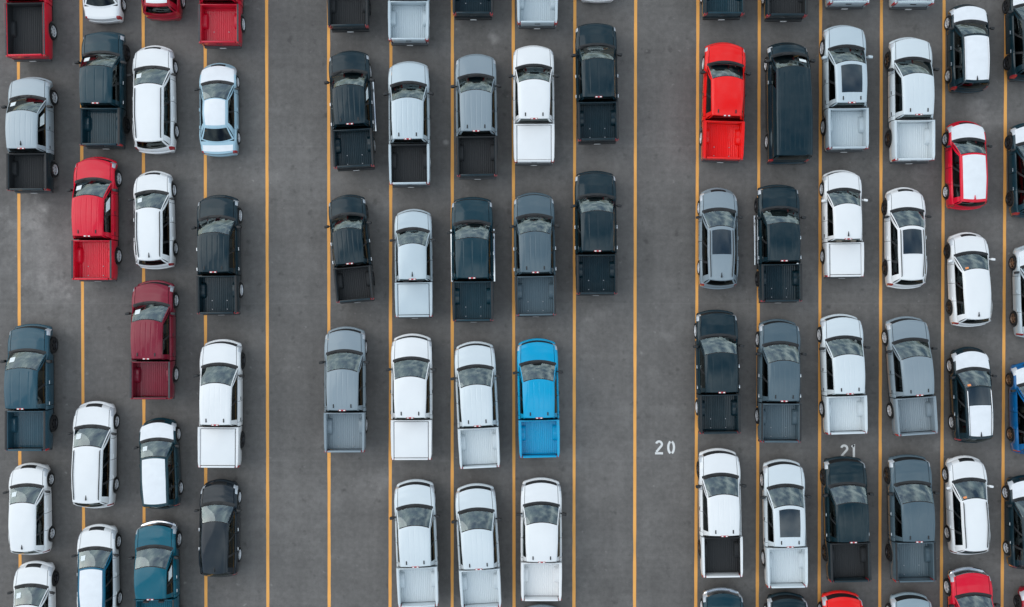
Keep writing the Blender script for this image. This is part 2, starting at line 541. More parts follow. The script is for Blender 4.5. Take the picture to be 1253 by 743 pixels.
    T.add('window_sticker', sheet(shield, -0.80, -0.50, 0.34, 0.62, Vector((0, 0.012, 0.012))), 'paper', parent=ws, opt='paper')
    T.add('window_sticker', sheet(shield, 0.42, 0.82, 0.42, 0.62, Vector((0, 0.012, 0.012))), 'paper', parent=ws, opt='paper_right')
    T.add('window_tag', sheet(shield, -0.80, -0.56, 0.84, 0.94, Vector((0, 0.012, 0.012))), 'orange_tag', parent=ws, opt='tag')
    # sides
    pill = G['pillars']                    # list of (u0, u1) openings
    for sg in (-1, 1):
        f = side(sg)
        cuts = [0.0]
        for (a, b) in pill: cuts += [a, b]
        cuts.append(1.0)
        us, kinds = [cuts[0]], []
        for c0, c1, k in [(cuts[q], cuts[q + 1], q) for q in range(len(cuts) - 1)]:
            n = max(1, int((c1 - c0) * 14))
            for q in range(1, n + 1): us.append(lerp(c0, c1, q / n)); kinds.append(k)
        vv = [0, 0.07] + fill(0.07, 0.90, 4)[1:] + [1]
        Pg = patch(f, us, vv)
        fr = set(); mid = set(); gl = {}
        for i in range(len(us) - 1):
            for j in range(len(vv) - 1):
                if kinds[i] % 2 == 1 and 0 < j < len(vv) - 2: gl.setdefault(kinds[i], set()).add((i, j))
                elif kinds[i] % 2 == 0 and 0 < kinds[i] < 2 * len(pill) and 0 < j < len(vv) - 2: mid.add((i, j))
                else: fr.add((i, j))
        collect(Pg, fr)
        if mid: T.add('window_pillar', cells_mesh(key + '_midpillar', Pg, mid), 'black_plastic')
        for kk in sorted(gl):
            w_i = T.add('side_window', cells_mesh(key + '_sidewin', Pg, gl[kk]), 'side_glass' if kk == 1 else 'dark_glass')
            a, b = pill[(kk - 1) // 2]
            if sg == 1 and kk == 1:
                T.add('window_sticker', sheet(f, lerp(a, b, 0.30), lerp(a, b, 0.85), 0.25, 0.72, Vector((0.012, 0, 0.006))), 'paper', parent=w_i, opt='door_paper')
    # rear
    e2 = G.get('rear_pillar', 0.12)
    us = [-1, -1 + e2] + fill(-1 + e2, 1 - e2, 10)[1:-1] + [1 - e2, 1]
    vv = [0, 0.10] + fill(0.10, 0.90, 4)[1:] + [1]
    Pb = patch(backlight, us, vv)
    fr, gl = set(), set()
    for i in range(len(us) - 1):
        for j in range(len(vv) - 1):
            (fr if i == 0 or i == len(us) - 2 or j == 0 or j == len(vv) - 2 else gl).add((i, j))
    if not G.get('solid_rear'):
        T.add('rear_window', cells_mesh(key + '_rearwin', Pb, gl), 'dark_glass')
    else: fr |= gl
    collect(Pb, fr)
    T.add('pillars', make_mesh(key + '_pillars', pv, pf, 40), 'paint')
    # roof skin
    ss = sorted(set([-1 + 2 * k / 96 for k in range(97)])); tt = fill(0, 1, 18)
    tt = sorted(set(tt + [0.059, 0.061, 0.939, 0.941]))
    Pr = np.array([[roof(s, t) for t in tt] for s in ss])
    rc = {(i, j) for i in range(len(ss) - 1) for j in range(len(tt) - 1)}
    # thickness: fold the rim down
    roof_i = T.add('roof', cells_mesh(key + '_roof', Pr, rc, angle=24), 'paint', tagp='roof')
    def roof_sheet(s0, s1, t0, t1, up, nm, bulge=0.0):
        sv, tv = fill(s0, s1, 14), fill(t0, t1, 14)
        Q = np.array([[roof(s, t, up, rib=False) for t in tv] for s in sv])
        n, m = len(sv), len(tv)
        lo = Q.copy(); lo[:, :, 2] -= up + 0.004
        V, F = [], []
        for A in (Q,):
            for i in range(n):
                for j in range(m): V.append(A[i, j])
        for i in range(n - 1):
            for j in range(m - 1): F.append((i * m + j, (i + 1) * m + j, (i + 1) * m + j + 1, i * m + j + 1))
        ring = [(i, 0) for i in range(n)] + [(n - 1, j) for j in range(1, m)] + [(i, m - 1) for i in range(n - 2, -1, -1)] + [(0, j) for j in range(m - 2, 0, -1)]
        b = len(V)
        for (i, j) in ring: V.append(lo[i, j])
        for k in range(len(ring)):
            i, j = ring[k]; i2, j2 = ring[(k + 1) % len(ring)]
            F.append((i * m + j, i2 * m + j2, b + (k + 1) % len(ring), b + k))
        return make_mesh(nm, V, F)
    q = G['sunroof']
    T.add('sunroof', roof_sheet(-q[0], q[0], q[1], q[2], 0.008, key + '_sunroof'), 'roof_glass', parent=roof_i, opt='sunroof')
    T.add('protective_film', roof_sheet(-0.86, 0.86, 0.035, 0.95, 0.006, key + '_rooffilm'), 'film', parent=roof_i, opt='film')
    T.add('protective_film', roof_sheet(-0.80, 0.80, 0.36, 0.95, 0.006, key + '_rooffilm2'), 'film', parent=roof_i, opt='half_film')
    T.add('sunroof', roof_sheet(-0.90, 0.90, 0.02, 0.345, 0.006, key + '_panoroof'), 'roof_glass', parent=roof_i, opt='half_film')
    if G.get('rails'):
        for sg in (-1, 1):
            pts = [roof(sg * 0.88, t, 0.035) for t in fill(0.06, 0.94, 12)]
            T.add('roof_rail', Soup().tube([roof(sg * 0.88, 0.04, -0.01)] + pts + [roof(sg * 0.88, 0.96, -0.01)], 0.021, 6).mesh(key + '_rail', 60),
                  'black_plastic', parent=roof_i, opt='rails', tagp='rail')
    # shark fin aerial
    p = roof(0.0, G.get('fin_t', 0.86))
    s_ = Soup(); s_.add([p + Vector(v) for v in ((-0.04, -0.13, -0.01), (0.04, -0.13, -0.01), (0.012, -0.12, 0.075), (-0.012, -0.12, 0.075), (-0.014, 0.14, -0.005), (0.014, 0.14, -0.005))],
                        [(0, 1, 2, 3), (0, 3, 4), (1, 5, 2), (3, 2, 5, 4), (0, 4, 5, 1)])
    T.add('antenna', s_.mesh(key + '_fin'), 'black_plastic', parent=roof_i, opt='fin', tagp='fin')
    S['roof_fn'] = roof
    # mirrors
    ym = yA - G.get('mirror_back', 0.30)
    q = belt(ym, 1)
    for sg in (-1, 1):
        T.add('mirror', mirror_mesh(key, q.x + 0.07, ym, q.z, sg, S.get('big_mirror', False)), 'black_plastic', tagp='mirror')
    # cabin
    zf_ = q.z
    T.add('dashboard', Soup().box((0, S['cowl'] - 0.42, zf_ - 0.22), (2 * W * 0.84, 0.55, 0.30), 0.08, rx=-0.12)
          .box((0, S['cowl'] - 0.10, zf_ - 0.16), (2 * W * 0.80, 0.40, 0.12), 0.03).mesh(key + '_dash', 50), 'interior')
    zs = S.get('seat_z', zf_ - 0.62)
    yf_ = G.get('seat_y', rf - 0.45)
    for sx in (-0.40, 0.40):
        T.add('seat', seat_mesh(key, sx * W, yf_, zs), 'seat_dark', tagp='seat')
    if G.get('rear_seat', True):
        T.add('rear_seat', seat_mesh(key, 0, yf_ - 0.92, zs, 1.3 * W, True), 'seat_dark', tagp='seat')
    T.add('steering_wheel', steering_mesh(key, -0.40 * W, S['cowl'] - 0.72, zf_ - 0.06), 'interior')
    # chassis
    ya, yb = S['nose'][0][0] - 0.35, S['tailend'] + 0.30
    T.add('chassis', Soup().box((0, (ya + yb) / 2, 0.45), (2 * W * 0.64, ya - yb, 0.36), 0.04)
          .box((0, (wheels[0] + wheels[1]) / 2, zsill + 0.11), (2 * W * 0.952, abs(wheels[0] - wheels[1]) - 2 * r - 0.14, 0.10), 0.01).mesh(key + '_chassis'), 'chassis')
    # wheels
    wm = {sg: wheel_meshes(key, r, S['tw'], sg, S.get('spokes', 6)) for sg in (-1, 1)}
    for yw in wheels:
        for sg in (-1, 1):
            i = T.add('wheel', wm[sg][0], 'rubber', loc=(sg * (W - 0.065 - S['tw'] / 2 - S.get('inset', 0.0)), yw, r))
            T.add('rim', wm[sg][1], 'alloy', parent=i, tagp='rim')
    return T
# ---------------------------------------------------------------- pickup bed
def build_bed(key, S, T):
    B = S['bed']; W = S['W']
    y0, y1 = B['front'], B['rear']             # outside faces
    zr_, zfl = B['rail'], B['floor']
    r = S['r']; R = r + S.get('arch', 0.065); yw = S['wheels'][1]
    prof = [(0.91, None), (0.955, 0.18), (0.98, 0.42), (1.0, 0.62), (1.0, 0.72), (0.988, 0.86), (0.978, 0.97), (0.968, 1.0)]
    ys = sorted(set([y0, y1, y0 - 0.02, y1 + 0.05, y1 + 0.02] + list(np.arange(y1 + 0.1, y0 - 0.05, 0.06))), reverse=True)
    def outer(y):
        zb = S['sill'] + 0.06
        d = abs(y - yw)
        if d < R: zb = max(zb, r + math.sqrt(R * R - d * d))
        w = W * sinterp([(y0, 1.0), (y0 - 0.4, 1.0), (y1 + 0.25, 0.985), (y1, 0.945)], y)
        return [(a * w, y, zb + (0 if h is None else h) * (zr_ - zb)) for a, h in prof]
    iw = B.get('iw', 0.80)                     # half width of the well at the top
    bed = None
    for sg in (-1, 1):
        V, F = [], []
        m = len(prof) + 2
        for y in ys:
            o = outer(y)
            o += [(iw + 0.035, y, zr_), (iw + 0.01, y, zr_ - 0.03)]
            V += [(sg * x, yy, z) for x, yy, z in o]
        for i in range(len(ys) - 1):
            for j in range(m - 1): F.append((i * m + j, (i + 1) * m + j, (i + 1) * m + j + 1, i * m + j + 1))
        F.append(tuple(range(m))); F.append(tuple((len(ys) - 1) * m + k for k in range(m)))
        soup = Soup(); soup.add(V, F)
        bed = T.add('bed_side', soup.mesh(key + '_bedside'), 'paint')
    # the well: side walls, front wall
    wt = 0.07
    yi0, yi1 = y0 - 0.06, y1 + 0.09
    bed = T.add('bed', Soup().box((0, y0 - 0.03, (zr_ + zfl) / 2 - 0.01), (2 * iw + 0.06, 0.055, zr_ - zfl + 0.02), 0.012).mesh(key + '_bedfront'), 'paint', tagp='bedin')
    for sg in (-1, 1):
        w_ = Soup().box((sg * (iw + 0.02), (yi0 + yi1) / 2, (zr_ + zfl) / 2 - 0.022), (0.04, yi0 - yi1, zr_ - zfl - 0.012), 0.0)
        T.add('bed_wall', w_.mesh(key + '_bedwall'), 'paint', parent=bed, tagp='bedin')
    # corrugated floor
    n = 96; V, F = [], []
    for k in range(n + 1):
        x = lerp(-iw, iw, k / n)
        ph = (x / 0.092) % 1.0
        h = 0.014 if 0.18 < ph < 0.82 else 0.0
        V += [(x, yi0, zfl + h), (x, yi1, zfl + h)]
    for k in range(n): F.append((2 * k, 2 * k + 1, 2 * k + 3, 2 * k + 2))
    T.add('bed_floor', make_mesh(key + '_bedfloor', V, F, 20), 'paint', parent=bed, tagp='bedin')
    T.add('tonneau_cover', Soup().box((0, (yi0 + yi1) / 2 - 0.005, zr_ - 0.012), (2 * iw - 0.055, yi0 - yi1 - 0.03, 0.03), 0.012).mesh(key + '_cover'), 'paint', parent=bed, opt='plainfloor')
    for sg in (-1, 1):
        s = Soup(); L = 0.82; V, F = [], []
        pr = [(-0.5, 0.0), (-0.44, 0.14), (-0.30, 0.215), (0.30, 0.215), (0.44, 0.14), (0.5, 0.0)]
        for (a, h) in pr:
            V += [(sg * iw, yw + a * L, zfl + h), (sg * (iw - 0.17), yw + a * L * 0.94, zfl + h * 0.97), (sg * (iw - 0.205), yw + a * L * 0.9, zfl + max(0, h - 0.06))]
        for i in range(len(pr) - 1):
            for j in range(2): F.append((3 * i + j, 3 * i + 3 + j, 3 * i + 4 + j, 3 * i + 1 + j))
        b = len(V)
        V += [(sg * (iw - 0.215), yw + a * L * 0.9, zfl) for a, h in pr]
        for i in range(len(pr) - 1): F.append((3 * i + 2, 3 * i + 5, b + i + 1, b + i))
        s.add(V, F)
        T.add('wheel_housing', s.mesh(key + '_wheelhouse', 50), 'paint', parent=bed, tagp='bedin')
        # plastic rail cap
        c = Soup().box((sg * (lerp(iw + 0.03, W * 0.965, 0.5)), (y0 + y1) / 2 + 0.02, zr_ + 0.008), (B.get('cap', 0.10), y0 - y1 - 0.06, 0.022), 0.008)
        T.add('bed_rail', c.mesh(key + '_railcap'), 'black_plastic', parent=bed, tagp='railcap', opt='caps')
    for (x, y) in ((-0.36, yi1 + 0.55), (0.36, yi1 + 0.55), (-0.36, yi1 + 0.12), (0.36, yi1 + 0.12)):
        T.add('tie_down', Soup().box((x, y, zfl + 0.025), (0.042, 0.042, 0.03), 0.008).mesh(key + '_tie'), 'steel_bolt', parent=bed, opt='bolts')
    # tailgate, lamps, bumper
    t = Soup().box((0, y1 + 0.035, (zr_ + zfl) / 2 - 0.02), (2 * W * 0.80, 0.075, zr_ - zfl + 0.18), 0.02)
    t.box((0, y1 + 0.015, zr_ - 0.06), (2 * W * 0.79, 0.07, 0.10), 0.025)
    tg = T.add('tailgate', t.mesh(key + '_tailgate'), 'paint', tagp='tailgate')
    T.add('tailgate_cap', Soup().box((0, y1 + 0.045, zr_ + 0.022), (2 * W * 0.78, 0.085, 0.018), 0.006).mesh(key + '_tgcap'), 'black_plastic', parent=tg, tagp='railcap', opt='caps')
    T.add('tailgate_handle', Soup().box((0, y1 - 0.012, zr_ - 0.16), (0.26, 0.04, 0.10), 0.01).mesh(key + '_tghandle'), 'black_plastic', parent=tg)
    for sg in (-1, 1):
        T.add('taillight', Soup().box((sg * W * 0.885, y1 + 0.03, zr_ - 0.24), (0.15, 0.10, 0.40), 0.03).mesh(key + '_tail'), 'tail_lens')
    T.add('rear_bumper', Soup().box((0, y1 + 0.01, 0.62), (2 * W * 0.90, 0.17, 0.18), 0.04).box((0, y1 - 0.01, 0.715), (0.9, 0.12, 0.02), 0.005).mesh(key + '_rearbump'),
          'chrome', tagp='rear_bumper')
    T.add('licence_plate', Soup().box((0, y1 - 0.08, 0.63), (0.30, 0.012, 0.14), 0.003).mesh(key + '_plate'), 'lamp_white')
    # lamp bar over the rear window and the two roof clips
    roof = S['roof_fn']
    p = roof(0.0, 0.99)
    lb = T.add('brake_light', Soup().box((p.x, p.y - 0.03, p.z - 0.02), (0.34, 0.07, 0.05), 0.012).mesh(key + '_cargolamp'), 'tail_lens')
    for sx in (-0.10, 0.10):
        T.add('cargo_lamp', Soup().box((sx, p.y - 0.035, p.z + 0.006), (0.085, 0.05, 0.02), 0.006).mesh(key + '_lampw'), 'lamp_white', parent=lb)
    for sx in (-0.58, 0.58):
        q = roof(sx, 0.90, rib=False)
        T.add('roof_clip', Soup().box((q.x, q.y, q.z + 0.008), (0.055, 0.17, 0.028), 0.008).mesh(key + '_clip'), 'black_plastic', opt='clips')
    for sg in (-1, 1):
        a, b = S['wheels'][0] - r - 0.10, S['end'] - 0.05
        T.add('running_board', Soup().box((sg * (W + 0.005), (a + b) / 2, 0.47), (0.12, a - b, 0.05), 0.02).mesh(key + '_step'), 'chrome', opt='steps', tagp='step')

# ---------------------------------------------------------------- vehicle kinds
def truck_spec(**o):
    S = dict(kind='truck', W=0.995, r=0.405, tw=0.27, sill=0.42, arch=0.075, wheels=(1.92, -1.78), spokes=6,
        nose=[(2.94, .80, .56, 'bumper'), (2.935, .865, .66, 'bumper'), (2.90, .89, .70, 'bumper'), (2.84, .905, .715, 'grille'),
              (2.815, .925, .86, 'grille'), (2.79, .94, 1.02, 'grille'), (2.765, .948, 1.085, 'hoodlip'), (2.70, .958, 1.125, 'hoodlip'), (2.56, .968, 1.15, None)],
        tail=[], end=-1.04, tailend=-2.92, cowl=1.78, cabend=-1.05,
        wf=[(2.6, .966), (2.1, .985), (1.5, .992), (0, 1.0), (-1.1, 1.0)],
        top=[(2.56, 1.15), (2.2, 1.185), (1.78, 1.215), (1.2, 1.30), (0.5, 1.315), (-1.1, 1.315)],
        bow=[(2.95, .29), (2.6, .25), (2.2, .20), (1.78, .22), (1.3, .12), (0.7, 0.0), (-1.1, 0.0)],
        doors=[1.22, 0.10, -0.86], dome=0.022, big_mirror=True, handle_mat='black_plastic', lamp_lo=3,
        bumper_mat='paint',
        G=dict(roof_front=0.98, roof_rear=-0.91, zf=1.85, zm=1.935, zr=1.88, hw=(0.745, 0.735, 0.705), front_bow=.16, rear_bow=.02,
               rear_base=-1.0, rear_base_side=-1.0, pillars=[(0.07, 0.50), (0.555, 0.90)], ribs=5, sunroof=(0.66, 0.08, 0.76), fin_t=0.86,
               mirror_back=0.34, rear_pillar=0.13, seat_y=0.38, glass_bulge=.022),
        bed=dict(front=-1.085, rear=-2.93, rail=1.385, floor=0.86, iw=0.835, cap=0.09))
    for k, v in o.items():
        if isinstance(v, dict): S[k] = {**S[k], **v}
        else: S[k] = v
    return S

def scale_y(S, a, W):
    """same proportions on another length"""
    g = lambda seq: [(q[0] * a,) + tuple(q[1:]) for q in seq]
    for k in ('nose', 'tail', 'wf', 'top', 'bow'): S[k] = g(S[k])
    for k in ('end', 'tailend', 'cowl', 'cabend'): S[k] *= a
    S['doors'] = [d * a for d in S['doors']]; S['wheels'] = tuple(w * a for w in S['wheels'])
    for k in ('roof_front', 'roof_rear', 'rear_base', 'rear_base_side', 'seat_y'): S['G'][k] *= a
    f = W / S['W']; S['G']['hw'] = tuple(h * f for h in S['G']['hw'])
    if 'bed' in S:
        S['bed']['front'] *= a; S['bed']['rear'] *= a; S['bed']['iw'] *= f; S['bed']['cap'] *= f
    S['W'] = W
    return S

def suv_spec(**o):
    S = dict(kind='suv', W=0.93, r=0.355, tw=0.235, sill=0.30, arch=0.06, wheels=(1.42, -1.33), spokes=5, inset=0.0,
        nose=[(2.33, .72, .52, 'bumper'), (2.325, .80, .60, 'bumper'), (2.285, .855, .655, 'bumper'), (2.24, .885, .685, 'grille'),
              (2.215, .905, .78, 'grille'), (2.17, .922, .865, 'grille'), (2.12, .935, .91, 'hoodlip'), (2.02, .948, .945, 'hoodlip'), (1.88, .958, .975, None)],
        tail=[(-2.14, .945, 1.15, 'tailpanel'), (-2.22, .915, 1.04, 'tailpanel'), (-2.255, .895, .86, 'tailpanel'), (-2.27, .885, .75, 'rear_bumper'), (-2.315, .86, .715, 'rear_bumper'), (-2.325, .80, .50, None)],
        end=-2.14, tailend=-2.32, cowl=1.27, cabend=-2.10,
        wf=[(1.9, .958), (1.4, .985), (0.6, 1.0), (-1.2, 1.0), (-1.8, .975), (-2.14, .945)],
        top=[(1.88, .975), (1.6, 1.02), (1.27, 1.07), (0.7, 1.12), (0, 1.13), (-1.4, 1.16), (-2.14, 1.15)],
        bow=[(2.35, .32), (1.9, .24), (1.27, .18), (0.8, .08), (0.3, 0.0), (-1.5, 0.0), (-2.0, -.06), (-2.33, -.16)],
        doors=[0.83, -0.16, -1.02], lamp_lo=3, grille_lo=11,
        G=dict(roof_front=0.50, roof_rear=-1.92, zf=1.575, zm=1.665, zr=1.60, hw=(0.615, 0.63, 0.565), front_bow=.12, rear_bow=.06,
               rear_base=-2.17, rear_base_side=-2.06, pillars=[(0.06, 0.36), (0.40, 0.66), (0.70, 0.90)], ribs=0, sunroof=(0.72, 0.06, 0.52), fin_t=0.90,
               mirror_back=0.20, rear_pillar=0.13, seat_y=0.12, rails=True, glass_bulge=.02, side_bulge=.04))
    for k, v in o.items():
        if isinstance(v, dict): S[k] = {**S[k], **v}
        else: S[k] = v
    return S

def sedan_spec():
    S = suv_spec(kind='sedan', W=0.905, r=0.325, tw=0.21, sill=0.24, wheels=(1.38, -1.33),
        nose=[(2.29, .72, .46, 'bumper'), (2.285, .80, .52, 'bumper'), (2.25, .855, .56, 'bumper'), (2.21, .885, .585, 'grille'),
              (2.18, .905, .65, 'grille'), (2.13, .922, .72, 'grille'), (2.08, .935, .765, 'hoodlip'), (1.98, .948, .80, 'hoodlip'), (1.84, .958, .83, None)],
        tail=[(-2.10, .945, .985, 'tailpanel'), (-2.20, .915, .955, 'tailpanel'), (-2.225, .895, .80, 'tailpanel'), (-2.235, .885, .68, 'rear_bumper'), (-2.27, .86, .65, 'rear_bumper'), (-2.28, .80, .42, None)],
        end=-2.10, tailend=-2.27, cowl=1.25, cabend=-1.62, deck=True,
        wf=[(1.9, .958), (1.4, .985), (0.6, 1.0), (-1.2, 1.0), (-1.8, .97), (-2.10, .945)],
        top=[(1.84, .83), (1.5, .89), (1.25, .935), (0.7, .985), (0, 1.0), (-1.4, 1.04), (-2.10, .985)],
        doors=[0.80, -0.18, -1.02],
        G=dict(roof_front=0.42, roof_rear=-0.98, zf=1.355, zm=1.44, zr=1.365, hw=(0.565, 0.585, 0.54), front_bow=.12, rear_bow=.06,
               rear_base=-1.68, rear_base_side=-1.50, pillars=[(0.07, 0.46), (0.50, 0.84)], rails=False, fin_t=0.93, seat_y=0.02, rear_pillar=0.10, rear_z=0.02))
    return S

def van_spec():
    S = suv_spec(kind='van', W=0.985, r=0.36, tw=0.24, sill=0.32, wheels=(1.85, -1.72),
        nose=[(2.80, .78, .56, 'bumper'), (2.795, .85, .66, 'bumper'), (2.76, .89, .70, 'bumper'), (2.72, .91, .73, 'grille'),
              (2.69, .93, .90, 'grille'), (2.65, .945, 1.00, 'grille'), (2.61, .95, 1.05, 'hoodlip'), (2.53, .96, 1.10, 'hoodlip'), (2.42, .97, 1.15, None)],
        tail=[(-2.66, .985, 1.30, 'tailpanel'), (-2.72, .975, 1.18, 'tailpanel'), (-2.73, .97, .86, 'tailpanel'), (-2.74, .96, .75, 'rear_bumper'), (-2.80, .95, .70, 'rear_bumper'), (-2.81, .92, .50, None)],
        end=-2.66, tailend=-2.80, cowl=2.12, cabend=-2.64,
        wf=[(2.42, .97), (2.0, .985), (1.5, 1.0), (-2.0, 1.0), (-2.66, .985)],
        top=[(2.42, 1.15), (2.12, 1.26), (1.6, 1.34), (0, 1.35), (-2.66, 1.35)],
        bow=[(2.85, .24), (2.4, .20), (2.12, .18), (1.7, .08), (1.2, 0.0), (-2.3, 0.0), (-2.8, -.03)],
        doors=[1.72, 0.75],
        G=dict(roof_front=1.42, roof_rear=-2.58, zf=1.93, zm=2.06, zr=2.03, hw=(0.80, 0.845, 0.835), front_bow=.14, rear_bow=.02,
               rear_base=-2.70, rear_base_side=-2.68, pillars=[(0.05, 0.235)], rails=False, ribs=6, rib_h=0.004, fin_t=0.10, seat_y=0.95, rear_seat=False,
               rear_pillar=0.16, crown=0.02, side_bulge=.05), big_mirror=True)
    return S

SPECS = {
    'truck': truck_spec(),
    'truck_plain': truck_spec(dome=0.04, G=dict(ribs=0, hw=(0.76, 0.745, 0.70)), bed=dict(cap=0.10, iw=0.825)),
    'truck_b': truck_spec(dome=0.05, W=1.005, bow=[(2.95, .21), (2.6, .18), (2.2, .16), (1.70, .20), (1.25, .12), (0.7, 0.0), (-1.1, 0.0)], cowl=1.70,
        G=dict(ribs=3, roof_front=0.92, roof_rear=-0.93, hw=(0.77, 0.765, 0.735), front_bow=.13, crown=.028), bed=dict(rail=1.41, cap=0.10, iw=0.835)),
    'short_cab_truck': truck_spec(end=-0.66, cabend=-0.67, doors=[1.22, 0.14, -0.52], wf=[(2.6, .966), (2.1, .985), (1.5, .992), (0, 1.0), (-0.7, 1.0)],
        G=dict(ribs=0, roof_rear=-0.53, rear_base=-0.62, rear_base_side=-0.62, hw=(0.76, 0.745, 0.71), pillars=[(0.08, 0.58), (0.63, 0.89)], seat_y=0.42), bed=dict(front=-0.705, cap=0.09)),
    'long_truck': truck_spec(wheels=(1.92, -2.20), tailend=-3.60, G=dict(ribs=0), bed=dict(rear=-3.62, iw=0.83, cap=0.075)),
    'midsize': scale_y(truck_spec(W=0.995, r=0.375, tw=0.25, sill=0.38), 0.905, 0.92),
    'compact_truck': scale_y(truck_spec(W=0.995, r=0.35, tw=0.22, sill=0.32, dome=0.0, big_mirror=False, lamp_lo=3,
        top=[(2.56, 1.05), (2.2, 1.08), (1.78, 1.11), (1.2, 1.18), (0.5, 1.19), (-1.1, 1.19)],
        nose=[(2.94, .80, .54, 'bumper'), (2.935, .865, .62, 'bumper'), (2.90, .89, .66, 'bumper'), (2.84, .905, .675, 'grille'),
              (2.815, .925, .80, 'grille'), (2.79, .94, .93, 'grille'), (2.765, .948, .99, 'hoodlip'), (2.70, .958, 1.03, 'hoodlip'), (2.56, .968, 1.05, None)],
        G=dict(zf=1.61, zm=1.70, zr=1.66, ribs=0, hw=(0.72, 0.72, 0.70)), bed=dict(rail=1.22, floor=0.80, iw=0.82, cap=0.05)), 0.875, 0.915),
    'suv': suv_spec(),
    'small_suv': scale_y(suv_spec(G=dict(hw=(0.645, 0.66, 0.62), rear_base=-2.21, roof_rear=-2.0, zf=1.60, zm=1.67, zr=1.63, front_bow=.09)), 0.945, 0.905),
    'minivan': scale_y(suv_spec(G=dict(zf=1.62, zm=1.72, zr=1.67, hw=(0.66, 0.67, 0.62), rear_base=-2.20)), 1.10, 0.985),
    'sedan': sedan_spec(),
    'van': van_spec(),
}
for key_, S_ in SPECS.items():
    T_ = build_vehicle(key_, S_)
    if 'bed' in S_: build_bed(key_, S_, T_)
# ---------------------------------------------------------------- ground, lane lines, numbers
def asphalt(b_key='asphalt'):
    m, n, l, b = new_mat(b_key)
    t = n.new('ShaderNodeTexCoord')
    def noise(scale, detail=4, rough=0.55, sc=None):
        x = n.new('ShaderNodeTexNoise'); x.inputs['Scale'].default_value = scale
        x.inputs['Detail'].default_value = detail; x.inputs['Roughness'].default_value = rough
        if sc:
            mp = n.new('ShaderNodeMapping'); mp.inputs['Scale'].default_value = sc
            l.new(t.outputs['Object'], mp.inputs['Vector']); l.new(mp.outputs[0], x.inputs['Vector'])
        else: l.new(t.outputs['Object'], x.inputs['Vector'])
        return x.outputs['Fac']
    def remap(o, a, b_, c, d):
        r = n.new('ShaderNodeMapRange'); r.inputs[1].default_value = a; r.inputs[2].default_value = b_
        r.inputs[3].default_value = c; r.inputs[4].default_value = d
        l.new(o, r.inputs[0]); return r.outputs[0]
    def mul(a, b_):
        q = n.new('ShaderNodeMath'); q.operation = 'MULTIPLY'; l.new(a, q.inputs[0]); l.new(b_, q.inputs[1]); return q.outputs[0]
    f = remap(noise(0.11, 3), 0.3, 0.7, 0.88, 1.13)
    f = mul(f, remap(noise(0.7, 5, 0.6), 0.3, 0.7, 0.90, 1.10))
    f = mul(f, remap(noise(4.0, 5, 0.65), 0.3, 0.7, 0.87, 1.13))
    f = mul(f, remap(noise(26.0, 3, 0.7), 0.25, 0.75, 0.86, 1.15))
    f = mul(f, remap(noise(1.0, 4, 0.6, (1.6, 0.07, 1)), 0.3, 0.7, 0.93, 1.07))      # wheel tracks along the lanes
    f = mul(f, remap(noise(1.0, 3, 0.6, (0.05, 2.6, 1)), 0.3, 0.7, 0.96, 1.05))      # paver passes across
    f = mul(f, remap(noise(0.36, 7, 0.66), 0.58, 0.74, 1.0, 1.32))                   # scuffed pale patches
    f = mul(f, remap(noise(3.1, 2, 0.5), 0.70, 0.80, 1.0, 1.55))                     # small pale spots
    f = mul(f, remap(noise(1.9, 2, 0.5, (1, 1, 1.7)), 0.24, 0.36, 0.72, 1.0))        # oil spots
    # worn pale patches of the lot, each with its own place and ragged outline
    rag = noise(1.1, 6, 0.65)
    for (px, py, rad, gain) in ((48, 305, 3.0, 1.34), (62, 372, 2.0, 1.24), (30, 262, 1.6, 1.25), (352, 205, 2.6, 1.14), (605, 47, 0.45, 1.5), (466, 588, 0.9, 1.35),
                                (1196, 133, 0.9, 1.28), (366, 620, 3.0, 1.16), (810, 600, 2.2, 1.12), (742, 560, 2.6, 1.12), (545, 174, 0.22, 1.9), (1146, 545, 0.5, 1.35)):
        vd = n.new('ShaderNodeVectorMath'); vd.operation = 'DISTANCE'
        l.new(t.outputs['Object'], vd.inputs[0]); vd.inputs[1].default_value = ((px - 626.5) / PX, (371.5 - py) / PX, 0)
        q = n.new('ShaderNodeMath'); q.operation = 'DIVIDE'; q.inputs[1].default_value = rad; l.new(vd.outputs['Value'], q.inputs[0])
        q2 = n.new('ShaderNodeMath'); q2.operation = 'SUBTRACT'; l.new(remap(rag, 0.3, 0.7, 0.35, 1.35), q2.inputs[0]); l.new(q.outputs[0], q2.inputs[1])
        f = mul(f, remap(q2.outputs[0], 0.0, 0.6, 1.0, gain))
    # paving joints across the lanes
    sy_ = n.new('ShaderNodeSeparateXYZ'); l.new(t.outputs['Object'], sy_.inputs[0])
    wv = n.new('ShaderNodeMath'); wv.operation = 'PINGPONG'; wv.inputs[1].default_value = 3.85; l.new(sy_.outputs['Y'], wv.inputs[0])
    f = mul(f, remap(wv.outputs[0], 0.0, 0.05, 1.10, 1.0))
    col = n.new('ShaderNodeMix'); col.data_type = 'RGBA'; col.blend_type = 'MULTIPLY'; col.inputs['Factor'].default_value = 1.0
    col.inputs['A'].default_value = (0.150, 0.141, 0.133, 1)
    l.new(f, col.inputs['B']); l.new(col.outputs['Result'], b.inputs['Base Color'])
    b.inputs['Roughness'].default_value = 0.88
    b.inputs['Specular IOR Level'].default_value = 0.25
    bp = n.new('ShaderNodeBump'); bp.inputs['Strength'].default_value = 0.35; bp.inputs['Distance'].default_value = 0.01
    l.new(noise(34.0, 4, 0.7), bp.inputs['Height']); l.new(bp.outputs[0], b.inputs['Normal'])
asphalt()

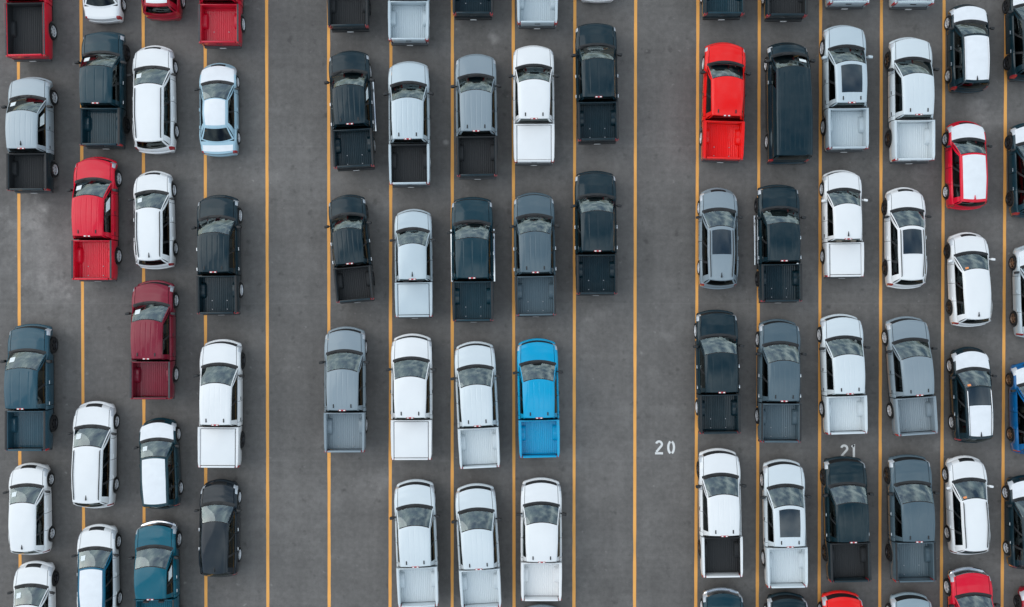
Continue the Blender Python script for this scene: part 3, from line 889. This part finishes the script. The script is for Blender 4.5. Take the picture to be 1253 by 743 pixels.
def road_paint(key, col, wear_lo, wear_hi, under=(0.15, 0.14, 0.13)):
    m, n, l, b = new_mat(key)
    t = n.new('ShaderNodeTexCoord')
    x = n.new('ShaderNodeTexNoise'); x.inputs['Scale'].default_value = 7.0; x.inputs['Detail'].default_value = 6; x.inputs['Roughness'].default_value = 0.7
    l.new(t.outputs['Object'], x.inputs['Vector'])
    r = n.new('ShaderNodeMapRange'); r.inputs[1].default_value = wear_lo; r.inputs[2].default_value = wear_hi
    l.new(x.outputs['Fac'], r.inputs[0])
    y = n.new('ShaderNodeTexNoise'); y.inputs['Scale'].default_value = 0.8; y.inputs['Detail'].default_value = 4
    l.new(t.outputs['Object'], y.inputs['Vector'])
    r2 = n.new('ShaderNodeMapRange'); r2.inputs[1].default_value = 0.3; r2.inputs[2].default_value = 0.7
    r2.inputs[3].default_value = 0.86; r2.inputs[4].default_value = 1.02
    l.new(y.outputs['Fac'], r2.inputs[0])
    c0 = n.new('ShaderNodeMix'); c0.data_type = 'RGBA'; c0.blend_type = 'MULTIPLY'; c0.inputs['Factor'].default_value = 1
    c0.inputs['A'].default_value = (*col, 1); l.new(r2.outputs[0], c0.inputs['B'])
    c = n.new('ShaderNodeMix'); c.data_type = 'RGBA'
    c.inputs['A'].default_value = (*under, 1)
    l.new(r.outputs[0], c.inputs['Factor']); l.new(c0.outputs['Result'], c.inputs['B'])
    l.new(c.outputs['Result'], b.inputs['Base Color'])
    b.inputs['Roughness'].default_value = 0.7
road_paint('lane_paint', (0.97, 0.45, 0.105), 0.22, 0.36)
road_paint('number_paint', (0.78, 0.78, 0.76), 0.22, 0.40)

def obj(name, me, mat, parent=None):
    o = bpy.data.objects.new(name, me); COL.objects.link(o)
    if me is not None and len(me.materials):
        o.material_slots[0].link = 'OBJECT'; o.material_slots[0].material = MAT[mat]
    if parent: o.parent = parent
    return o
def ground_pt(px, py): return ((px - 626.5) / PX, (371.5 - py) / PX)

gm = make_mesh('ground', [(-3000, -3000, 0), (3000, -3000, 0), (3000, 3000, 0), (-3000, 3000, 0)], [(0, 1, 2, 3)])
ground = obj('asphalt_ground', gm, 'asphalt')
ground['kind'] = 'structure'; ground['label'] = 'dark grey asphalt of the vehicle storage lot'
LINES = [(-52.5, -51), (22.3, 24.8), (99.2, 102.8), (175.2, 176.5), (251, 252), (326.3, 327.8), (402, 402.8), (478.5, 477.3), (553.6, 553.3),
         (628, 629), (703.4, 702.2), (777.8, 776.4), (854, 851.3), (929.2, 926.6), (1004.2, 1002.3), (1078.6, 1076.4), (1155.2, 1151.8), (1231, 1226.2), (1306, 1301)]
rnd = random.Random(5)
for (xa, xb) in LINES:
    V, F = [], []
    n = 160; y0, y1 = 44.0, -44.0
    for k in range(n + 1):
        f = k / n; yy = lerp(y0, y1, f)
        py = 371.5 - yy * PX
        x, _ = ground_pt(lerp(xa, xb, py / 743.0), 0)
        w = 0.074 + rnd.uniform(-0.006, 0.006)
        V += [(x - w + rnd.uniform(-0.004, 0.004), yy, 0.004), (x + w + rnd.uniform(-0.004, 0.004), yy, 0.004)]
    for k in range(n): F.append((2 * k, 2 * k + 1, 2 * k + 3, 2 * k + 2))
    obj('lane_line', make_mesh('lane_line', V, F), 'lane_paint', ground)

def stroke(lines, hw):
    """flat stencil strokes: each polyline becomes a strip"""
    V, F = [], []
    for pts in lines:
        b = len(V)
        for i, p in enumerate(pts):
            a = Vector(pts[max(i - 1, 0)]); c = Vector(pts[min(i + 1, len(pts) - 1)])
            t = (c - a).normalized(); nn = Vector((-t.y, t.x)) * hw
            V += [(p[0] + nn.x, p[1] + nn.y, 0.004), (p[0] - nn.x, p[1] - nn.y, 0.004)]
        for i in range(len(pts) - 1): F.append((b + 2 * i, b + 2 * i + 1, b + 2 * i + 3, b + 2 * i + 2))
    return V, F
def digit(ch, cx, cy, w, h):
    hw = 0.055
    a, r = w / 2 - hw, w / 2 - hw
    arc = lambda x, y, rx, ry, d0, d1, n=12: [(x + rx * math.cos(math.radians(lerp(d0, d1, k / n))), y + ry * math.sin(math.radians(lerp(d0, d1, k / n)))) for k in range(n + 1)]
    if ch == '2':
        top = arc(cx, cy + h / 2 - hw - r, r, r, 165, -28)
        ls = [top + [(cx - a + 0.01, cy - h / 2 + 2 * hw + 0.012)], [(cx - w / 2, cy - h / 2 + hw), (cx + w / 2, cy - h / 2 + hw)]]
    elif ch == '0':
        ry = h / 2 - hw
        ls = [arc(cx, cy, a, ry, 76, -76 + 0, 14), arc(cx, cy, a, ry, 104, 256, 14)]
    else:
        ls = [[(cx, cy - h / 2), (cx, cy + h / 2)], [(cx - 0.10, cy + h / 2 - 0.13), (cx + 0.01, cy + h / 2 - 0.03)]]
        ls = ls[:2]
    return stroke(ls, hw)
for txt, spots in (('20', ((806.4, 547.5, 0.39), (821.2, 547.5, 0.39))), ('21', ((1033.0, 552.5, 0.40), (1044.8, 552.5, 0.2)))):
    for ch, (px, py, w) in zip(txt, spots):
        x, y = ground_pt(px, py)
        v_, f_ = digit(ch, x, y, w, 0.69)
        d_ = make_mesh('painted_digit', v_, f_)
        o = obj('painted_digit', d_, 'number_paint', ground)
        o['label'] = 'white stencilled figure %s painted on the asphalt' % {'2': 'two', '0': 'zero', '1': 'one'}[ch]

# ---------------------------------------------------------------- the vehicles
PAINT = {   # linear colour, metallic share
    'WHITE': (.82, .83, .83, 0.0), 'SILVER': (.52, .60, .64, .16), 'SILVER2': (.66, .72, .745, .08), 'GREY': (.25, .305, .34, .12), 'GREY2': (.38, .44, .475, .12),
    'SLATE': (.082, .124, .150, .10), 'SLATE2': (.28, .36, .40, .10), 'NAVY': (.006, .036, .052, .08), 'NAVYB': (.004, .020, .028, .08), 'STEEL': (.022, .076, .108, .10),
    'BLACK': (.004, .020, .029, .04), 'BLACK2': (.013, .020, .027, .04), 'RED': (.86, .010, .008, 0.0), 'RED2': (.70, .005, .030, 0.0),
    'RED3': (.56, .005, .028, 0.0), 'DRED': (.34, .005, .020, .1), 'MAROON': (.21, .010, .028, .1), 'BLUE': (.0, .345, .60, 0.0), 'BLUE2': (.004, .115, .20, .1),
    'BLUE3': (.002, .115, .31, .1), 'TEAL': (.0, .105, .155, .05), 'DTEAL': (.005, .036, .050, .1), 'ICE': (.37, .55, .645, .10)}
DARK = ('BLACK', 'BLACK2', 'NAVY', 'NAVYB', 'SLATE', 'STEEL', 'TEAL')
NAMES = {'truck': ('pickup_truck', 'pickup truck', 'pickup trucks parked in the lot'), 'suv': ('suv', 'suv', 'sport utility vehicles parked in the lot'),
         'sedan': ('sedan', 'sedan', 'sedans parked in the lot'), 'van': ('cargo_van', 'van', None), 'minivan': ('minivan', 'minivan', None)}
ALWAYS = ('ribbed',)
def place(idx, tkey, x, y, rot, sy, paint, opts, label):
    T = TEMPLATES[tkey]; O = set(opts.split())
    if 'plainfloor' not in O: O.add('ribbed')
    if paint in DARK: O.add('caps')
    if 'fin_paint' in O: O.add('fin')
    for k in ('rails_grey', 'rails_chrome', 'rails_thin'):
        if k in O: O.add('rails')
    nm, cat, grp = NAMES['minivan' if 'minivan' in label else T.kind]
    root = bpy.data.objects.new(nm, None); COL.objects.link(root)
    root.empty_display_size = 0.3
    root.location = (x, y, 0); root.rotation_euler = (0, 0, math.radians(rot)); root.scale = (1, sy, 1)
    root['label'] = label; root['category'] = cat
    if grp: root['group'] = grp
    rr = random.Random(idx * 13 + 1)
    seat = rr.choice(['seat_dark', 'seat_dark', 'seat_grey', 'seat_tan'])
    rim = 'dark_alloy' if 'rim_dark' in O else 'bronze_alloy' if 'rim_bronze' in O else rr.choice(['alloy', 'alloy', 'alloy', 'dark_alloy'])
    made = {}
    col = PAINT[paint]
    for k, p in enumerate(T.parts):
        op, tg = p.get('opt'), p.get('tagp')
        if op and op not in O and not (op == 'film' and 'hoodfilm' in O and p['parent'] == 1): continue
        if op == 'film' and 'blue_roof' in O and p['parent'] == 1: continue
        if tg == 'fin' and 'film' in O and False: continue
        mat = p['mat']
        if tg == 'bedin' and 'liner' in O: mat = 'bed_liner'
        elif tg == 'seat': mat = seat
        elif tg == 'rim': mat = rim
        elif tg == 'mirror' and 'mirror_paint' in O: mat = 'paint'
        elif tg in ('front_bumper', 'grille') and 'chromefront' in O: mat = 'chrome'
        elif tg == 'handle' and paint in DARK: mat = 'chrome'
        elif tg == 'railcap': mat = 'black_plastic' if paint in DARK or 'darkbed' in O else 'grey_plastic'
        elif tg == 'fin' and 'fin_paint' in O: mat = 'paint'
        elif tg == 'rail' and ('rails_grey' in O): mat = 'alloy'
        elif tg == 'rail' and ('rails_chrome' in O): mat = 'chrome'
        elif tg == 'rear_bumper' and T.kind == 'truck': mat = 'chrome' if 'chromerear' in O else 'black_plastic' if paint in DARK else 'grey_plastic'
        o = bpy.data.objects.new(p['name'], p['mesh']); COL.objects.link(o)
        o.material_slots[0].link = 'OBJECT'; o.material_slots[0].material = MAT[mat]
        o.color = col
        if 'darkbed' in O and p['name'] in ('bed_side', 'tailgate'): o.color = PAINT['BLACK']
        if 'blue_roof' in O and p['name'] in ('roof', 'pillars'): o.color = PAINT['BLUE2']
        o.parent = root if p['parent'] is None else made[p['parent']]
        if p.get('loc'): o.location = p['loc']
        made[k] = o
FLEET = [
    ('long_truck', -23.2, 15.39, 1.0, 1.0, 'RED2', 'liner caps', 'red pickup with long black bed, cut off in the top corner above the grey pickup'),
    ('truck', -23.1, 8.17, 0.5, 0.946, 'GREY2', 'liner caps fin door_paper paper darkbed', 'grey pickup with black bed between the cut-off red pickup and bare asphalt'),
    ('truck_b', -23.13, -3.99, 0, 1.026, 'STEEL', 'caps paper rim_dark', 'dark blue pickup with blue ribbed bed, alone in the outermost lane above two white SUVs'),
    ('suv', -23.21, -9.91, 1, 0.952, 'WHITE', 'fin paper', 'white SUV directly behind the dark blue pickup in the outermost lane'),
    ('suv', -23.01, -14.77, 0, 1.0, 'WHITE', 'fin paper rails', 'white SUV at the bottom edge, last in the outermost lane, tail cut off'),
    ('sedan', -19.72, 15.84, 1, 1.0, 'WHITE', '', 'white car at the top edge ahead of the dark navy pickup, only its tail showing'),
    ('truck_b', -19.6, 10.33, 0, 0.954, 'NAVY', 'caps paper', 'dark navy pickup parked just ahead of the crimson pickup'),
    ('truck', -19.99, 4.11, 0, 1.014, 'RED2', 'caps clips bolts paper door_paper', 'crimson pickup with red ribbed bed and grey bed rails, behind the dark navy pickup'),
    ('minivan', -20.11, -7.3, -0.5, 1.01, 'WHITE', 'rails paper fin', 'long white SUV with dark roof rails beside the small dark SUV with white hood'),
    ('suv', -19.93, -12.99, 1, 1.0, 'WHITE', 'film blue_roof paper', 'white SUV with blue roof edges, cut off by the bottom edge beside the teal pickup'),
    ('suv', -16.83, 16.0, 0, 1.0, 'DRED', 'film', 'dark red SUV at the top edge ahead of the long white minivan'),
    ('minivan', -17.22, 9.85, 1, 1.028, 'WHITE', 'rails paper', 'long white minivan with roof rails beside the pale blue sedan'),
    ('suv', -17.22, 4.03, 1.5, 1.027, 'WHITE', 'rails paper fin', 'white SUV between the long white minivan and the maroon pickup'),
    ('truck', -17.21, -1.71, 0, 0.968, 'MAROON', 'caps clips paper', 'maroon pickup with matching ribbed bed and matte grey rails'),
    ('small_suv', -16.96, -7.72, 2.5, 1.003, 'DTEAL', 'film paper', 'small dark SUV with white film on hood and roof, behind the maroon pickup'),
    ('short_cab_truck', -17.03, -13.38, 1, 1.0, 'TEAL', 'chromefront door_paper', 'teal pickup with chrome front bumper, cut off by the bottom edge'),
    ('truck', -13.95, 15.33, 0, 1.0, 'RED3', 'bolts caps', 'red pickup at the top edge ahead of the pale blue sedan, only its bed showing'),
    ('sedan', -14.13, 9.37, 1, 0.998, 'ICE', 'film trunkfilm', 'pale blue sedan with white film on hood, roof and trunk'),
    ('truck', -14.07, 2.38, 0.8, 0.977, 'BLACK', 'bolts caps clips', 'black pickup with grey bed floor between the pale blue sedan and a white pickup'),
    ('truck', -13.97, -4.76, -0.3, 1.035, 'WHITE', 'clips plainfloor', 'white pickup with flat white bed cover between two black vehicles in one lane'),
    ('suv', -14.08, -10.85, 0, 1.015, 'BLACK2', 'fin', 'black SUV parked alone behind the covered white pickup'),
    ('truck', -7.85, 16.12, 1, 1.0, 'BLACK', 'liner', 'black pickup at the top edge, first in its lane, only the black bed showing'),
    ('truck', -4.93, 15.47, 0, 1.0, 'SILVER', '', 'silver pickup at the top edge with long pale bed showing, beside a black one'),
    ('truck', -1.86, 16.71, 0, 1.0, 'BLACK', 'bolts', 'black pickup at the top edge between two silver pickups, a strip of tail showing'),
    ('truck', 1.21, 16.28, 0, 1.0, 'SILVER', '', 'silver pickup at the top edge directly ahead of the covered white pickup'),
    ('sedan', 4.13, 16.85, 0, 1.0, 'WHITE', '', 'white car at the top edge, only a sliver of its tail showing'),
    ('truck', -7.68, 9.35, 3.2, 0.974, 'BLACK', 'bolts steps caps door_paper clips', 'black pickup with pale side step and sticker in its side window, standing slightly askew'),
    ('truck', -4.92, 8.69, 0.8, 1.025, 'SILVER', 'liner clips', 'silver pickup with black lined bed beside the grey pickup with black bed'),
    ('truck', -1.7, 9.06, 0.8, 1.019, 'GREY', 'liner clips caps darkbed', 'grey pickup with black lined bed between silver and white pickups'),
    ('truck_plain', 1.04, 9.6, 0.3, 0.975, 'WHITE', 'clips plainfloor', 'white pickup with flat white bed cover beside the grey pickup with black bed'),
    ('truck_b', 4.06, 10.65, 1, 0.982, 'BLACK', 'bolts', 'black pickup, front one of two black pickups beside the empty lane'),
    ('midsize', -7.71, 2.69, 5.5, 0.971, 'BLACK', 'liner', 'small black pickup clearly turned out of line, behind the black pickup with pale side step'),
    ('compact_truck', -4.72, 1.97, 0.8, 1.014, 'SILVER', 'fin plainfloor', 'compact silver pickup with flat pale bed cover behind the silver one with black bed'),
    ('truck_b', -1.89, 2.16, 0.7, 1.017, 'NAVY', 'bolts steps', 'dark navy pickup with chrome side steps behind the grey pickup with black bed'),
    ('truck', 1.09, 2.4, 1, 1.01, 'SLATE', 'bolts clips', 'slate grey pickup with ribbed bed directly ahead of the bright blue pickup'),
    ('truck_b', 4.02, 3.43, 0.5, 1.014, 'BLACK', 'bolts', 'black pickup, rear one of two black pickups beside the empty lane'),
    ('truck', -7.99, -4.09, 0.3, 1.016, 'GREY', 'clips bolts', 'light grey pickup with grey bed, last in its lane behind the small black pickup'),
    ('truck_plain', -4.8, -4.44, 0.2, 1.019, 'WHITE', 'clips plainfloor', 'white pickup with flat white bed cover behind the compact silver pickup'),
    ('truck', -1.67, -4.82, 2.8, 1.022, 'SILVER2', 'clips', 'silver white pickup with ribbed bed parked beside the bright blue pickup'),
    ('truck', 1.26, -4.5, 1.2, 0.961, 'BLUE', 'clips', 'bright blue pickup with matching blue bed'),
    ('truck', -4.58, -11.46, 2.3, 1.013, 'SILVER2', 'clips', 'silver pickup with ribbed bed in the bottom row behind the covered white pickup'),
    ('truck', -1.62, -11.59, 3.2, 0.991, 'SILVER2', 'clips', 'silver pickup slightly askew in the middle of the three pale bottom row pickups'),
    ('truck_plain', 1.4, -11.27, 0, 0.975, 'WHITE', 'clips', 'white pickup parked straight behind the bright blue pickup'),
    ('truck', 1.41, -17.47, 0, 1.0, 'GREY', '', 'grey pickup at the bottom edge, only a sliver of its nose showing'),
    ('truck', 10.11, 16.71, 0, 1.0, 'NAVY', '', 'dark navy pickup at the top edge ahead of the bright red pickup'),
    ('truck', 13.1, 16.63, 0, 1.0, 'BLACK', 'liner', 'black pickup at the top edge ahead of the black cargo van'),
    ('truck', 16.06, 17.23, 0, 1.0, 'SILVER', '', 'silver pickup at the top edge ahead of the one with a sunroof, just its tail'),
    ('truck', 19.14, 17.21, 0, 1.0, 'SILVER', '', 'silver pickup tail at the top edge beside the black SUV with white hood'),
    ('small_suv', 21.98, 12.31, 0.5, 0.984, 'BLACK', 'film rails_grey fin', 'black SUV with white film on hood and roof, ahead of the red one'),
    ('suv', 24.85, 13.03, 1, 1.0, 'BLACK', 'film', 'black SUV cut off by the picture edge at the top corner, silver wheels showing'),
    ('truck_plain', 10.14, 9.74, -1.8, 0.977, 'RED', 'clips bolts', 'bright red pickup with matching red bed beside the black cargo van'),
    ('van', 13.25, 9.67, 0.5, 1.05, 'BLACK', 'paper_right', 'black cargo van with long ribbed roof'),
    ('truck', 15.98, 10.41, 0.7, 1.034, 'SILVER', 'sunroof clips plainroof mirror_paint', 'silver pickup with dark sunroof beside the black cargo van'),
    ('truck', 19.14, 9.84, 0.5, 1.028, 'SILVER2', 'clips', 'silver white pickup without sunroof, ahead of the white SUV with a sunroof'),
    ('small_suv', 21.87, 6.67, 0.5, 0.984, 'RED2', 'film fin_paint', 'red SUV with white film on hood and roof'),
    ('suv', 24.97, 6.43, 1, 0.997, 'NAVY', 'film', 'dark navy SUV with white hood, cut off by the picture edge beside the red SUV'),
    ('suv', 9.92, 3.14, 0, 1.06, 'GREY', 'sunroof rails fin', 'grey SUV with dark sunroof behind the bright red pickup'),
    ('truck_b', 12.8, 2.92, 0.7, 0.961, 'BLACK', 'bolts steps rim_dark', 'black pickup with chrome side steps behind the black cargo van'),
    ('compact_truck', 15.89, 3.87, 0.7, 1.006, 'WHITE', 'fin plainfloor mirror_paint', 'compact white pickup with flat bed cover behind the silver pickup with sunroof'),
    ('suv', 18.94, 3.16, 0.5, 1.06, 'WHITE', 'sunroof rails rim_dark', 'white SUV with dark sunroof and roof rails'),
    ('suv', 22.02, 1.16, 2.2, 0.986, 'WHITE', 'fin tag mirror_paint rim_dark', 'white SUV with plain roof between the red SUV and the half white roofed one'),
    ('suv', 25.17, 0.59, 1, 0.978, 'SILVER', 'film rim_bronze', 'silver SUV with white hood and bronze wheels, cut off by the picture edge'),
    ('truck_b', 9.86, -3.24, 1, 1.003, 'BLACK', 'bolts', 'black pickup with black bed behind the grey SUV with sunroof'),
    ('truck', 12.81, -3.67, -0.3, 1.0, 'SLATE', 'clips bolts', 'slate blue pickup with ribbed bed behind the black pickup with side steps'),
    ('truck', 15.88, -3.35, 1.8, 0.972, 'SILVER2', 'clips', 'silver white pickup with pale ribbed bed just ahead of the painted number 21'),
    ('truck', 19.12, -3.43, 4.0, 0.96, 'GREY', 'clips bolts', 'grey pickup with grey bed, turned out of line behind the white SUV with sunroof'),
    ('small_suv', 22.12, -4.41, 2, 1.058, 'BLACK', 'half_film hoodfilm rails_chrome tag fin', 'black SUV with white hood, silver rails and half white roof'),
    ('suv', 25.01, -5.05, 1, 0.96, 'BLUE3', 'film rim_bronze', 'blue SUV with white hood, cut off by the picture edge'),
    ('truck', 9.98, -10.0, 1, 1.027, 'WHITE', 'liner clips chromerear', 'white pickup with black lined bed closest to the painted number 20'),
    ('truck', 13.07, -10.51, 1, 1.022, 'SILVER2', 'sunroof clips plainroof', 'silver pickup with dark sunroof beside the white one with black bed'),
    ('truck_b', 16.04, -10.3, 1.5, 0.997, 'NAVYB', 'liner', 'black pickup with black bed just behind the painted number 21'),
    ('truck_b', 19.14, -10.26, 1.2, 1.011, 'SLATE', 'clips bolts', 'slate grey pickup in the lower rows behind the grey pickup turned out of line'),
    ('suv', 21.93, -9.74, 2, 1.029, 'WHITE', 'rails_thin tag mirror_paint', 'white SUV between the black SUV with half white roof and the crimson pickup'),
    ('suv', 24.83, -10.56, 1, 0.977, 'BLACK', 'film', 'black SUV with white hood cut off by the picture edge beside a white SUV'),
    ('truck_plain', 10.12, -16.64, 0, 1.0, 'NAVY', 'chromefront', 'dark navy pickup nose with pale bumper at the bottom edge'),
    ('truck', 13.22, -16.88, 0, 1.0, 'NAVYB', '', 'black pickup nose at the bottom edge behind the silver pickup with sunroof'),
    ('truck_plain', 15.86, -16.8, 0, 1.0, 'RED', '', 'bright red pickup nose at the bottom edge'),
    ('truck', 19.17, -16.88, 0, 1.0, 'SLATE2', '', 'pale slate pickup nose at the bottom edge beside the bright red nose'),
    ('truck_plain', 22.06, -15.65, 1.5, 1.0, 'RED2', 'chromefront', 'crimson pickup hood at the bottom edge beside the pale slate nose'),
    ('suv', 25.41, -15.92, 1, 1.0, 'DRED', 'film', 'dark red SUV with white hood in the bottom corner, mostly cut off'),
]

for i_, row in enumerate(FLEET): place(i_, *row)
